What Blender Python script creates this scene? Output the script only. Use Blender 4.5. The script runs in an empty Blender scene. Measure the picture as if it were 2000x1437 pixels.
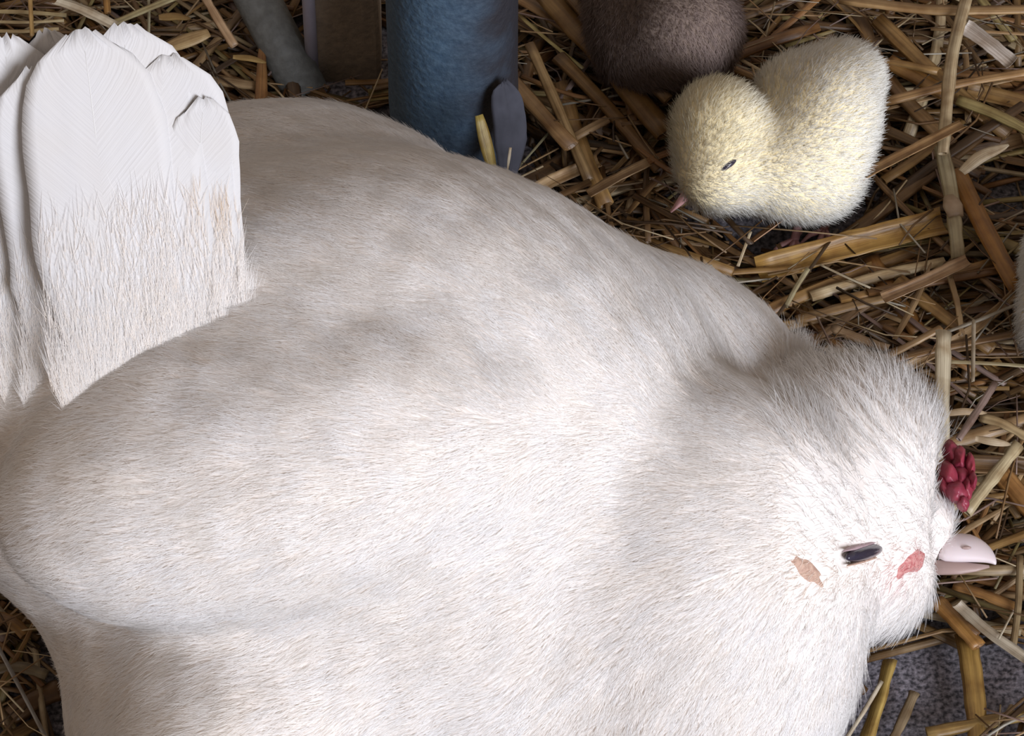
import bpy, math, random
import numpy as np
from mathutils import Vector, Matrix

rng = np.random.default_rng(7)
random.seed(7)
scene = bpy.context.scene
COL = scene.collection

# ------------------------------------------------------------------ camera, world, sun, exposure
PITCH = math.radians(52.0)
FPX = 7800.0                       # focal length in pixels of the 2000 px wide frame
DIST = 1.30
T = np.array([0.0, 0.0, 0.06])
RIGHT = np.array([1.0, 0.0, 0.0])
UP = np.array([0.0, math.sin(PITCH), math.cos(PITCH)])
FWD = np.array([0.0, math.cos(PITCH), -math.sin(PITCH)])
CAM = T - FWD * DIST
cd = bpy.data.cameras.new('camera')
cd.sensor_width = 36.0
cd.lens = 36.0 * FPX / 2000.0
cd.clip_start = 0.01
cam = bpy.data.objects.new('camera', cd)
cam.matrix_world = Matrix(((RIGHT[0], UP[0], -FWD[0], CAM[0]), (RIGHT[1], UP[1], -FWD[1], CAM[1]),
                           (RIGHT[2], UP[2], -FWD[2], CAM[2]), (0, 0, 0, 1)))
COL.objects.link(cam)
scene.camera = cam

world = bpy.data.worlds.new('world')
scene.world = world
world.use_nodes = True
bg = world.node_tree.nodes['Background']
bg.inputs[0].default_value = (1.0, 0.83, 0.70, 1)
bg.inputs[1].default_value = 0.25

sun_dir = Vector((0.57, -0.72, 0.41)).normalized()       # towards the open side of the barn
sd = bpy.data.lights.new('daylight', 'SUN')
sd.energy = 2.75
sd.angle = math.radians(30)
sd.color = (0.88, 0.915, 1.0)
sun = bpy.data.objects.new('daylight', sd)
sun.rotation_euler = sun_dir.to_track_quat('Z', 'Y').to_euler()
COL.objects.link(sun)

vs = scene.view_settings
vs.view_transform = 'Standard'
vs.look = 'None'
vs.exposure = 0.61
vs.gamma = 1.0
vs.use_curve_mapping = False
scene.cycles.diffuse_bounces = 5
scene.cycles.max_bounces = 10
scene.cycles.transparent_max_bounces = 12


# ------------------------------------------------------------------ helpers
def ray(px, py):
    d = FWD + RIGHT * ((px - 1000.0) / FPX) + UP * ((718.5 - py) / FPX)
    return d / np.linalg.norm(d)


def W(px, py, z):
    """World point at height z seen at a pixel of the photograph."""
    d = ray(px, py)
    return CAM + d * ((z - CAM[2]) / d[2])


def pix(P):
    """Pixel coordinates of world points (N,3)."""
    q = np.atleast_2d(P) - CAM
    w = q @ FWD
    return 1000.0 + FPX * (q @ RIGHT) / w, 718.5 - FPX * (q @ UP) / w


def nrm(v):
    return v / np.maximum(np.linalg.norm(v, axis=-1, keepdims=True), 1e-12)


def link(name, data, parent=None, mat=None):
    o = bpy.data.objects.new(name, data)
    COL.objects.link(o)
    if parent is not None:
        o.parent = parent
    if mat is not None:
        data.materials.append(mat)
    return o


def tag(o, label, cat, group=None, kind=None):
    o['label'] = label
    o['category'] = cat
    if group:
        o['group'] = group
    if kind:
        o['kind'] = kind
    return o


def mesh_from(name, V, F, smooth=True, uv=None, col=None):
    me = bpy.data.meshes.new(name)
    me.from_pydata([tuple(v) for v in V], [], [tuple(f) for f in F])
    if smooth:
        me.polygons.foreach_set('use_smooth', [True] * len(me.polygons))
    if uv is not None:
        lay = me.uv_layers.new(name='UVMap')
        li = np.empty(len(me.loops), dtype=np.int32)
        me.loops.foreach_get('vertex_index', li)
        lay.data.foreach_set('uv', np.asarray(uv, dtype=np.float32)[li].ravel())
    if col is not None:
        a = me.color_attributes.new('scol', 'FLOAT_COLOR', 'POINT')
        a.data.foreach_set('color', np.asarray(col, dtype=np.float32).ravel())
    me.update()
    return me


class Vox:
    """Smooth union of ellipsoids, given by pixel, height and radii (cm) along image right, image up and towards the viewer."""
    def __init__(self):
        self.b = []

    def add(self, px, py, z, ru, rv, rw, roll=0.0, k=2.0):
        c = W(px, py, z / 100.0)
        r = math.radians(roll)
        A = np.array([RIGHT * math.cos(r) + UP * math.sin(r), -RIGHT * math.sin(r) + UP * math.cos(r), -FWD])
        self.b.append((c, A, np.array([ru, rv, rw]) / 100.0, k / 100.0))

    ripple = 0.0

    def __call__(self, P):
        d = None
        for c, A, r, k in self.b:
            q = (P - c) @ A.T
            k0 = np.linalg.norm(q / r, axis=-1)
            k1 = np.linalg.norm(q / (r * r), axis=-1)
            e = k0 * (k0 - 1.0) / np.maximum(k1, 1e-9)
            if d is None:
                d = e
            else:
                h = np.clip(0.5 + 0.5 * (d - e) / k, 0, 1)
                d = d * (1 - h) + e * h - k * h * (1 - h)
        if self.ripple:
            x, y, z = P[..., 0], P[..., 1], P[..., 2]
            d = d + self.ripple * (np.sin(300 * x + 120 * y + 2 * np.sin(90 * z)) * np.sin(260 * (y - z) + 2 * np.sin(110 * x))
                                   + np.sin(170 * x - 210 * z + 1.0) * np.sin(190 * y + 80 * x))
        return d

    def grad(self, P, e=0.0015):
        g = np.stack([self(P + np.eye(3)[i] * e) - self(P - np.eye(3)[i] * e) for i in range(3)], axis=-1)
        return nrm(g)

    def hit(self, px, py, iso=0.0):
        d = ray(px, py)
        t = 0.9
        for _ in range(200):
            s = float(self((CAM + d * t)[None])[0]) - iso
            if s < 1e-5:
                break
            t += s * 0.6
        p = CAM + d * t
        return p, self.grad(p[None])[0]

    def mesh(self, step, zmin=0.003, pad=0.006):
        lo = np.min([c - np.abs(A.T * r).sum(1) for c, A, r, k in self.b], axis=0) - pad
        hi = np.max([c + np.abs(A.T * r).sum(1) for c, A, r, k in self.b], axis=0) + pad
        n = np.ceil((hi - lo) / step).astype(int) + 1
        g = [lo[i] + step * np.arange(n[i]) for i in range(3)]
        X, Y, Z = np.meshgrid(*g, indexing='ij')
        P = np.stack([X, Y, Z], -1).reshape(-1, 3)
        D = np.concatenate([self(c) for c in np.array_split(P, max(1, len(P) // 200000))]).reshape(n)
        D = np.maximum(D, zmin - Z)                      # flat where it rests on the ground
        return surface_nets(D, lo, step)


def surface_nets(D, lo, step):
    s = D < 0
    n = np.array(D.shape)
    acc = np.zeros(tuple(n - 1) + (3,))
    cnt = np.zeros(tuple(n - 1))
    corners = [(i, j, k) for i in (0, 1) for j in (0, 1) for k in (0, 1)]

    def sub(a, c):
        return a[c[0]:n[0] - 1 + c[0], c[1]:n[1] - 1 + c[1], c[2]:n[2] - 1 + c[2]]
    for a in corners:
        for ax in range(3):
            if a[ax] == 0:
                b = list(a)
                b[ax] = 1
                da, db = sub(D, a), sub(D, b)
                m = (da < 0) != (db < 0)
                t = np.where(m, da / np.where(m, da - db, 1.0), 0)
                for q in range(3):
                    acc[..., q] += np.where(m, a[q] + (t if q == ax else 0), 0)
                cnt += m
    act = cnt > 0
    idx = -np.ones(act.shape, dtype=int)
    idx[act] = np.arange(act.sum())
    cell = np.argwhere(act)
    V = lo + step * (cell + acc[act] / cnt[act][:, None])
    F = []
    for ax in range(3):
        o1, o2 = (ax + 1) % 3, (ax + 2) % 3
        sl0 = [slice(None)] * 3
        sl1 = [slice(None)] * 3
        sl0[ax] = slice(0, n[ax] - 1)
        sl1[ax] = slice(1, n[ax])
        m = s[tuple(sl0)] != s[tuple(sl1)]
        e = np.argwhere(m)
        e = e[(e[:, o1] > 0) & (e[:, o2] > 0) & (e[:, o1] < n[o1] - 1) & (e[:, o2] < n[o2] - 1)]
        flip = ~s[tuple(e.T)]
        q = []
        for d1, d2 in ((1, 1), (0, 1), (0, 0), (1, 0)):
            c = e.copy()
            c[:, o1] -= d1
            c[:, o2] -= d2
            q.append(idx[tuple(c.T)])
        q = np.stack(q, 1)
        q[flip] = q[flip][:, ::-1]
        F.append(q)
    return V, np.concatenate(F)


def sample(V, F, count):
    """Area-weighted random points on a quad mesh."""
    tri = np.concatenate([F[:, [0, 1, 2]], F[:, [0, 2, 3]]])
    a, b, c = V[tri[:, 0]], V[tri[:, 1]], V[tri[:, 2]]
    ar = np.linalg.norm(np.cross(b - a, c - a), axis=1)
    t = rng.choice(len(tri), size=count, p=ar / ar.sum())
    r1, r2 = np.sqrt(rng.random(count))[:, None], rng.random(count)[:, None]
    return a[t] * (1 - r1) + b[t] * r1 * (1 - r2) + c[t] * r1 * r2


def strands(name, P, r0, colour, normal, mat, parent):
    """P (N, S, 3) points of N strands as one hair-curve object."""
    N, S = P.shape[:2]
    cu = bpy.data.hair_curves.new(name)
    cu.add_curves([S] * N)
    cu.attributes['position'].data.foreach_set('vector', P.astype(np.float32).ravel())
    ra = cu.attributes.get('radius') or cu.attributes.new('radius', 'FLOAT', 'POINT')
    prof = np.linspace(1.0, 0.12, S) ** 0.8
    ra.data.foreach_set('value', (np.asarray(r0).reshape(-1, 1) * prof[None]).astype(np.float32).ravel())
    ca = cu.attributes.new('scol', 'FLOAT_COLOR', 'CURVE')
    ca.data.foreach_set('color', np.concatenate([colour, np.ones((N, 1))], 1).astype(np.float32).ravel())
    na = cu.attributes.new('nrm', 'FLOAT_VECTOR', 'CURVE')
    na.data.foreach_set('vector', np.asarray(normal).astype(np.float32).ravel())
    o = link(name, cu, parent, mat)
    o['kind'] = 'stuff'
    return o


def tube(pts, radii, sides=10, flat=1.0, flatdir=None, caps=True):
    """Loft of ellipses along pts; flat scales the second axis."""
    pts = np.asarray(pts, float)
    n = len(pts)
    radii = np.broadcast_to(np.asarray(radii, float), (n,)) if np.ndim(radii) < 2 else np.asarray(radii)
    V, F = [], []
    tg = nrm(np.gradient(pts, axis=0))
    ref = np.array(flatdir if flatdir is not None else (0, 0, 1.0))
    for i in range(n):
        t = tg[i]
        a = np.cross(ref, t)
        if np.linalg.norm(a) < 1e-4:
            a = np.cross((0.3, 1, 0.1), t)
        a = a / np.linalg.norm(a)
        b = np.cross(t, a)
        for k in range(sides):
            an = 2 * math.pi * k / sides
            V.append(pts[i] + radii[i] * (a * math.cos(an) + b * math.sin(an) * flat))
    for i in range(n - 1):
        for k in range(sides):
            k2 = (k + 1) % sides
            F.append((i * sides + k, i * sides + k2, (i + 1) * sides + k2, (i + 1) * sides + k))
    if caps:
        F.append(tuple(range(sides - 1, -1, -1)))
        F.append(tuple((n - 1) * sides + k for k in range(sides)))
    return np.array(V), F


def blobmesh(name, c, axes, r, bump=0.0, seed=0, nu=16, nv=10):
    """Small rounded lump with uneven surface."""
    rs = np.random.default_rng(seed)
    V, F = [], []
    ph = rs.random(6) * 6.28
    for j in range(nv + 1):
        th = math.pi * j / nv
        for i in range(nu):
            f = 2 * math.pi * i / nu
            d = np.array([math.sin(th) * math.cos(f), math.sin(th) * math.sin(f), math.cos(th)])
            s = 1 + bump * (math.sin(5 * d[0] + ph[0]) * math.sin(6 * d[1] + ph[1]) + 0.6 * math.sin(9 * d[2] + ph[2] + 4 * d[0]))
            V.append(c + (d * r * s) @ axes)
    for j in range(nv):
        for i in range(nu):
            F.append((j * nu + i, j * nu + (i + 1) % nu, (j + 1) * nu + (i + 1) % nu, (j + 1) * nu + i))
    return mesh_from(name, V, F)


CAMAX = np.array([RIGHT, UP, -FWD])


# ------------------------------------------------------------------ materials
def material(name):
    m = bpy.data.materials.new(name)
    m.use_nodes = True
    nt = m.node_tree
    return m, nt, nt.nodes, nt.links, nt.nodes['Principled BSDF']


def simple(name, colour, rough=0.6, noise=0.0, scale=200.0, colour2=None, sss=0.0, bump=0.0):
    m, nt, N, L, b = material(name)
    b.inputs['Roughness'].default_value = rough
    if colour2 is None:
        colour2 = tuple(c * 0.6 for c in colour)
    tc = N.new('ShaderNodeTexCoord')
    nz = N.new('ShaderNodeTexNoise')
    nz.inputs['Scale'].default_value = scale
    nz.inputs['Detail'].default_value = 5
    mx = N.new('ShaderNodeMix')
    mx.data_type = 'RGBA'
    rp = N.new('ShaderNodeValToRGB')
    rp.color_ramp.elements[0].position = 0.5 - 0.3
    rp.color_ramp.elements[1].position = 0.5 + 0.3
    L.new(tc.outputs['Object'], nz.inputs['Vector'])
    L.new(nz.outputs['Fac'], rp.inputs['Fac'])
    mul = N.new('ShaderNodeMath')
    mul.operation = 'MULTIPLY'
    mul.inputs[1].default_value = noise
    L.new(rp.outputs['Color'], mul.inputs[0])
    L.new(mul.outputs[0], mx.inputs[0])
    mx.inputs[6].default_value = (*colour, 1)
    mx.inputs[7].default_value = (*colour2, 1)
    L.new(mx.outputs[2], b.inputs['Base Color'])
    if sss:
        b.inputs['Subsurface Weight'].default_value = sss
        b.inputs['Subsurface Radius'].default_value = (0.004, 0.002, 0.001)
        b.inputs['Subsurface Scale'].default_value = 1.0
    if bump:
        bp = N.new('ShaderNodeBump')
        bp.inputs['Strength'].default_value = bump
        bp.inputs['Distance'].default_value = 0.001
        L.new(nz.outputs['Fac'], bp.inputs['Height'])
        L.new(bp.outputs['Normal'], b.inputs['Normal'])
    return m


def fluff_material(name, root):
    """Down and feather barbs: pale tips, creamier at the skin, letting light through."""
    m, nt, N, L, b = material(name)
    N.remove(b)
    at = N.new('ShaderNodeAttribute')
    at.attribute_name = 'scol'
    hi = N.new('ShaderNodeHairInfo')
    mx = N.new('ShaderNodeMix')
    mx.data_type = 'RGBA'
    rp = N.new('ShaderNodeValToRGB')
    rp.color_ramp.elements[0].position = 0.0
    rp.color_ramp.elements[1].position = 0.55
    L.new(hi.outputs['Intercept'], rp.inputs['Fac'])
    L.new(rp.outputs['Color'], mx.inputs[0])
    mx.inputs[6].default_value = (*root, 1)
    L.new(at.outputs['Color'], mx.inputs[7])
    df = N.new('ShaderNodeBsdfDiffuse')
    tr = N.new('ShaderNodeBsdfTranslucent')
    ms = N.new('ShaderNodeMixShader')
    ms.inputs[0].default_value = 0.18
    na = N.new('ShaderNodeAttribute')
    na.attribute_name = 'nrm'
    vt = N.new('ShaderNodeVectorTransform')
    vt.vector_type = 'NORMAL'
    vt.convert_from = 'OBJECT'
    vt.convert_to = 'WORLD'
    L.new(na.outputs['Vector'], vt.inputs[0])
    L.new(vt.outputs[0], df.inputs['Normal'])
    L.new(vt.outputs[0], tr.inputs['Normal'])
    L.new(mx.outputs[2], df.inputs[0])
    L.new(mx.outputs[2], tr.inputs[0])
    L.new(df.outputs[0], ms.inputs[1])
    L.new(tr.outputs[0], ms.inputs[2])
    L.new(ms.outputs[0], N['Material Output'].inputs['Surface'])
    return m


def straw_material():
    m, nt, N, L, b = material('straw')
    at = N.new('ShaderNodeAttribute')
    at.attribute_name = 'scol'
    uv = N.new('ShaderNodeUVMap')
    mp = N.new('ShaderNodeMapping')
    mp.inputs['Scale'].default_value = (9.0, 14.0, 1.0)
    nz = N.new('ShaderNodeTexNoise')
    nz.inputs['Scale'].default_value = 1.0
    nz.inputs['Detail'].default_value = 4
    nz.inputs['Roughness'].default_value = 0.65
    L.new(uv.outputs[0], mp.inputs[0])
    L.new(mp.outputs[0], nz.inputs['Vector'])
    rp = N.new('ShaderNodeValToRGB')
    rp.color_ramp.elements[0].position = 0.28
    rp.color_ramp.elements[0].color = (0.42, 0.36, 0.30, 1)
    rp.color_ramp.elements[1].position = 0.72
    rp.color_ramp.elements[1].color = (1.35, 1.32, 1.28, 1)
    L.new(nz.outputs['Fac'], rp.inputs['Fac'])
    # blotchy wear along the stalk
    nz2 = N.new('ShaderNodeTexNoise')
    nz2.inputs['Scale'].default_value = 120
    nz2.inputs['Detail'].default_value = 3
    tc = N.new('ShaderNodeTexCoord')
    L.new(tc.outputs['Object'], nz2.inputs['Vector'])
    rp2 = N.new('ShaderNodeValToRGB')
    rp2.color_ramp.elements[0].position = 0.3
    rp2.color_ramp.elements[0].color = (0.62, 0.52, 0.42, 1)
    rp2.color_ramp.elements[1].position = 0.6
    rp2.color_ramp.elements[1].color = (1.05, 1.05, 1.05, 1)
    L.new(nz2.outputs['Fac'], rp2.inputs['Fac'])
    m1 = N.new('ShaderNodeMix'); m1.data_type = 'RGBA'; m1.blend_type = 'MULTIPLY'; m1.inputs[0].default_value = 1
    m2 = N.new('ShaderNodeMix'); m2.data_type = 'RGBA'; m2.blend_type = 'MULTIPLY'; m2.inputs[0].default_value = 1
    L.new(at.outputs['Color'], m1.inputs[6]); L.new(rp.outputs['Color'], m1.inputs[7])
    L.new(m1.outputs[2], m2.inputs[6]); L.new(rp2.outputs['Color'], m2.inputs[7])
    L.new(m2.outputs[2], b.inputs['Base Color'])
    b.inputs['Roughness'].default_value = 0.42
    bp = N.new('ShaderNodeBump')
    bp.inputs['Strength'].default_value = 0.5
    bp.inputs['Distance'].default_value = 0.0006
    L.new(nz.outputs['Fac'], bp.inputs['Height'])
    L.new(bp.outputs['Normal'], b.inputs['Normal'])
    return m


def concrete_material():
    m, nt, N, L, b = material('concrete')
    tc = N.new('ShaderNodeTexCoord')
    big = N.new('ShaderNodeTexNoise'); big.inputs['Scale'].default_value = 22; big.inputs['Detail'].default_value = 4
    fine = N.new('ShaderNodeTexNoise'); fine.inputs['Scale'].default_value = 620; fine.inputs['Detail'].default_value = 3
    for n_ in (big, fine):
        L.new(tc.outputs['Object'], n_.inputs['Vector'])
    r1 = N.new('ShaderNodeValToRGB')
    r1.color_ramp.elements[0].position = 0.35; r1.color_ramp.elements[0].color = (0.10, 0.095, 0.10, 1)
    r1.color_ramp.elements[1].position = 0.68; r1.color_ramp.elements[1].color = (0.21, 0.20, 0.235, 1)
    r2 = N.new('ShaderNodeValToRGB')
    r2.color_ramp.elements[0].position = 0.36; r2.color_ramp.elements[0].color = (0.25, 0.25, 0.27, 1)
    r2.color_ramp.elements[1].position = 0.70; r2.color_ramp.elements[1].color = (1.9, 1.85, 1.85, 1)
    L.new(big.outputs['Fac'], r1.inputs['Fac']); L.new(fine.outputs['Fac'], r2.inputs['Fac'])
    mm = N.new('ShaderNodeMix'); mm.data_type = 'RGBA'; mm.blend_type = 'MULTIPLY'; mm.inputs[0].default_value = 1
    L.new(r1.outputs['Color'], mm.inputs[6]); L.new(r2.outputs['Color'], mm.inputs[7])
    L.new(mm.outputs[2], b.inputs['Base Color'])
    b.inputs['Roughness'].default_value = 0.85
    bp = N.new('ShaderNodeBump'); bp.inputs['Strength'].default_value = 0.6; bp.inputs['Distance'].default_value = 0.0008
    L.new(fine.outputs['Fac'], bp.inputs['Height']); L.new(bp.outputs['Normal'], b.inputs['Normal'])
    return m


M_STRAW = straw_material()
M_CONC = concrete_material()
M_WHITE = fluff_material('white_plumage', (0.88, 0.79, 0.71))
M_DOWN = fluff_material('chick_down', (0.88, 0.78, 0.56))
M_DUSK = fluff_material('dusky_down', (0.22, 0.15, 0.11))
M_SKIN = simple('feather_base', (0.80, 0.76, 0.74), 0.9, 0.5, 60, (0.78, 0.70, 0.63))
M_CSKIN = simple('chick_base', (0.85, 0.74, 0.48), 0.9, 0.4, 90, (0.8, 0.66, 0.36))
M_DSKIN = simple('dusky_base', (0.20, 0.15, 0.12), 0.9, 0.4, 90, (0.13, 0.09, 0.07))
M_VANE = simple('tail_vane', (0.56, 0.555, 0.57), 0.75, 0.5, 70, (0.55, 0.52, 0.49))


def barbs(m, scale=900.0):
    """Fine barb lines slanting away from the quill."""
    nt = m.node_tree
    N, L = nt.nodes, nt.links
    uv = N.new('ShaderNodeUVMap')
    mp = N.new('ShaderNodeMapping')
    mp.inputs['Scale'].default_value = (40.0, scale, 1.0)
    nz = N.new('ShaderNodeTexNoise')
    nz.inputs['Scale'].default_value = 1.0
    nz.inputs['Detail'].default_value = 3
    bp = N.new('ShaderNodeBump')
    bp.inputs['Strength'].default_value = 0.35
    bp.inputs['Distance'].default_value = 0.0006
    L.new(uv.outputs[0], mp.inputs[0])
    L.new(mp.outputs[0], nz.inputs['Vector'])
    L.new(nz.outputs['Fac'], bp.inputs['Height'])
    L.new(bp.outputs['Normal'], N['Principled BSDF'].inputs['Normal'])


barbs(M_VANE)
M_RACHIS = simple('quill', (0.60, 0.59, 0.58), 0.6, 0.2)
M_COMB = simple('comb_skin', (0.28, 0.03, 0.045), 0.42, 0.8, 260, (0.20, 0.03, 0.07), sss=0.15, bump=0.5)
M_RED = simple('red_face_skin', (0.36, 0.045, 0.06), 0.6, 0.9, 800, (0.74, 0.44, 0.40), bump=0.6)
M_LOBE = simple('earlobe_skin', (0.62, 0.44, 0.34), 0.7, 0.9, 700, (0.34, 0.19, 0.15), bump=0.6)
M_LID = simple('eyelid_skin', (0.46, 0.34, 0.36), 0.6, 0.6, 500, (0.25, 0.15, 0.17), bump=0.4)
M_EYE = simple('eye', (0.035, 0.030, 0.05), 0.12, 0.3, 200)
M_BEAK = simple('beak_horn', (0.66, 0.59, 0.62), 0.35, 0.35, 130, (0.70, 0.56, 0.55), sss=0.1)
M_BEAK2 = simple('lower_beak_horn', (0.38, 0.27, 0.25), 0.45, 0.4, 160)
M_PINK = simple('chick_leg_skin', (0.70, 0.40, 0.40), 0.5, 0.4, 300, (0.6, 0.3, 0.28))
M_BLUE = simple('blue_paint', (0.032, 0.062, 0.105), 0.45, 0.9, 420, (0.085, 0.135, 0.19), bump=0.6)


def paint_shaded_side(m):
    """Shade painted into the post colour: blue turns near black on one side, ragged border."""
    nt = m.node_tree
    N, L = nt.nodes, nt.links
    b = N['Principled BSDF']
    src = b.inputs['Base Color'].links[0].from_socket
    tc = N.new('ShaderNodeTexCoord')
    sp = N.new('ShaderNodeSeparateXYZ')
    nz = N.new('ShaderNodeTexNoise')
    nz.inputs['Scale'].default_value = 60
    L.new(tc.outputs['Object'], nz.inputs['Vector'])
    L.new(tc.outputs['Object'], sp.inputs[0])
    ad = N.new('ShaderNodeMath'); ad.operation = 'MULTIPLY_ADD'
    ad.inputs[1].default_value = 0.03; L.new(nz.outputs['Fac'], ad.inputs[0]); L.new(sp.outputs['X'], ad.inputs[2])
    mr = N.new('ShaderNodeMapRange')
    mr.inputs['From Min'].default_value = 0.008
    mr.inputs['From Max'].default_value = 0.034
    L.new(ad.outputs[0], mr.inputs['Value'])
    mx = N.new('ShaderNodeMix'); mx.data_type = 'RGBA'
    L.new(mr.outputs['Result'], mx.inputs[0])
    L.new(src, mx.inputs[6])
    mx.inputs[7].default_value = (0.022, 0.022, 0.028, 1)  # shaded side of the post, put into its colour
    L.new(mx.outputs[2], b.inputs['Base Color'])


paint_shaded_side(M_BLUE)
M_WOOD = simple('weathered_wood', (0.27, 0.21, 0.15), 0.8, 0.9, 360, (0.15, 0.12, 0.095), bump=0.6)
M_STRIP = simple('pale_strip', (0.30, 0.28, 0.34), 0.55, 0.6, 300, (0.22, 0.2, 0.24))
M_GREY = simple('grey_bar', (0.15, 0.155, 0.15), 0.6, 0.9, 320, (0.07, 0.07, 0.065), bump=0.5)
M_DARKF = simple('dark_feather', (0.02, 0.021, 0.03), 0.85, 0.8, 150, (0.055, 0.056, 0.075))

# ------------------------------------------------------------------ floor
FV, FF = [], []
NG = 40
for j in range(NG + 1):
    for i in range(NG + 1):
        x = -1.5 + 3.0 * i / NG
        y = -1.2 + 3.0 * j / NG
        FV.append((x, y, 0.0))
for j in range(NG):
    for i in range(NG):
        a = j * (NG + 1) + i
        FF.append((a, a + 1, a + NG + 2, a + NG + 1))
floor = link('floor', mesh_from('floor', FV, FF), None, M_CONC)
floor['kind'] = 'structure'
floor['label'] = 'speckled grey concrete floor showing between the straw'

# ------------------------------------------------------------------ hen
H = Vox()
H.add(715, 870, 9.3, 11.5, 8.8, 9.6)
H.add(620, 400, 9.5, 4.6, 3.0, 5.0, k=3)                 # back
H.add(1090, 800, 6.3, 8.0, 5.7, 5.4, roll=-12, k=2)      # far shoulder
H.add(1370, 800, 5.0, 3.4, 4.4, 4.4, roll=32, k=2)
H.add(900, 1150, 7.2, 9.0, 7.0, 6.4, k=2)                # belly
H.add(230, 920, 9.5, 5.4, 4.5, 5.4, k=2)                 # rear fluff
H.add(500, 1400, 0.5, 5.8, 6.5, 13.0, roll=14, k=3.0)             # flank, turned away
H.add(270, 640, 12.8, 4.4, 4.4, 4.2, k=2.5)              # tail base
H.add(150, 680, 13.6, 4.4, 3.6, 3.8, k=2.5)
H.add(470, 440, 9.5, 4.5, 3.3, 4.0, k=2.5)
H.add(540, 925, 14.8, 8.2, 4.3, 3.7, roll=12, k=0.7)     # near wing
H.add(360, 720, 14.4, 5.2, 3.8, 3.4, k=3.0)              # wing bow, towards the tail
H.add(720, 670, 13.0, 5.2, 4.2, 4.0, k=4.0)
H.add(1300, 990, 10.0, 4.8, 4.2, 4.6, k=0.8)             # neck
H.add(1430, 960, 9.8, 3.4, 3.2, 4.0, k=1.0)
H.add(1310, 1130, 9.0, 4.8, 4.0, 4.6, k=1.5)
H.add(1480, 1060, 8.2, 3.6, 4.0, 3.6, k=1.5)
H.add(1330, 1285, 5.5, 5.4, 5.4, 5.2, k=2)               # breast
H.add(1665, 965, 7.4, 2.5, 3.8, 3.0, k=1.5)              # head
H.add(1655, 848, 8.7, 2.7, 2.0, 1.7, k=1.0)              # crest
H.add(1700, 1120, 5.0, 2.0, 1.9, 2.4, k=0.8)             # cheek
H.add(1790, 1020, 5.2, 1.2, 1.1, 1.6, k=0.6)             # forehead
H.ripple = 0.00025
hv, hf = H.mesh(0.003)
hen = link('hen', None)
tag(hen, 'large white hen crouching on the straw, head low at the right', 'hen')
hbody = link('body', mesh_from('hen_body', hv, hf), hen, M_SKIN)


def on(px_, py_, out=0.0):
    p, n = H.hit(px_, py_)
    return p + n * out, n


def frame_at(n, roll):
    """Axes lying in the skin at normal n, turned by roll as seen from the side of the head."""
    a = math.radians(roll)
    out = []
    for d in (RIGHT * math.cos(a) + UP * math.sin(a), -RIGHT * math.sin(a) + UP * math.cos(a)):
        out.append(d - FWD * (d @ n) / min(FWD @ n, -0.35))
    return np.array(out + [n])


def lift_clear(P, n, cols, h):
    """Keep the barbs on top of the body where it is hollow."""
    for j in cols:
        e = np.concatenate([H(q) for q in np.array_split(P[:, j], 8)])
        P[:, j] += n * np.maximum(0, h * (0.6 + 0.4 * j) - e)[:, None]


def plumage():
    """Soft contour plumage: barbs lying along the body, grouped into faint feather tips."""
    R = sample(hv, hf, 430000)
    n = H.grad(R)
    px, py = pix(R)
    head = np.clip((px - 1480) / 120, 0, 1) * np.clip((py - 640) / 60, 0, 1) * np.clip((1400 - py) / 120, 0, 1)
    keep = (R[:, 2] > 0.010) & (head < rng.uniform(0.3, 0.7, len(R))) & ((n @ (-FWD) > -0.45) | (rng.random(len(R)) < 0.15))
    R, n, px, py = (a[keep] for a in (R, n, px, py))
    low = np.clip((py - 1100) / 250, 0, 1) * np.clip((px - 900) / 300, 0, 1)
    Fl = np.zeros_like(R)
    Fl[:] = (-0.85, 0.22, -0.05)
    Fl += np.outer(np.clip((py - 700) / 400, 0, 1), (0, -0.35, -0.25))
    Fl += np.outer(low, (0.3, -0.5, -0.55))
    Fl += np.outer(np.clip((px - 1250) / 300, 0, 1) * np.clip((700 - py) / 300, 0, 1), (0.25, 0.5, -0.3))
    t = nrm(Fl - n * (Fl * n).sum(1, keepdims=True))
    b = np.cross(n, t)
    N = len(R)
    # feather cells: staggered scales along the flow
    cs = 0.009
    key = np.floor((R + 0.0015 * np.sin(R[:, [1, 2, 0]] * 400)) / cs).astype(np.int64)
    hsh = (key[:, 0] * 73856093) ^ (key[:, 1] * 19349663) ^ (key[:, 2] * 83492791)
    cellr = np.random.default_rng(11).random((4, 4096))[:, hsh % 4096]
    jit = (cellr[0] - 0.5) * 0.4 + rng.normal(0, 0.20, N)
    ti = t * np.cos(jit)[:, None] + b * np.sin(jit)[:, None]
    L = rng.uniform(0.0055, 0.0095, N)
    lift = np.radians(4 + 7 * cellr[1] + rng.normal(0, 2.5, N))
    S = 4
    u = np.linspace(0, 1, S)
    d = ti * np.cos(lift)[:, None] + n * np.sin(lift)[:, None]
    P = (R - n * 0.0002)[:, None] + L[:, None, None] * (u[None, :, None] * d[:, None] - (u ** 2)[None, :, None] * 0.05 * n[:, None])
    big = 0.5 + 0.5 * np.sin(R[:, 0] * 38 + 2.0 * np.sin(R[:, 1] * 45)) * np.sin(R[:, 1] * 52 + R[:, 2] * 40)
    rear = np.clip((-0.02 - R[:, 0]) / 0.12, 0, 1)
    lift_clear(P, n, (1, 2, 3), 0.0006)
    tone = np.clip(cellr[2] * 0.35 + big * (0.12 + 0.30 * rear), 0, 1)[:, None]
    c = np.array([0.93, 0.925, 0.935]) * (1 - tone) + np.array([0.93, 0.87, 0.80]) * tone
    nn = nrm(n + b * ((cellr[3] - 0.5) * 0.16)[:, None] + t * ((cellr[1] - 0.5) * 0.16)[:, None] + rng.normal(0, 0.05, (N, 3)))
    return P, np.full(N, 0.000075), c, nn


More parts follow.
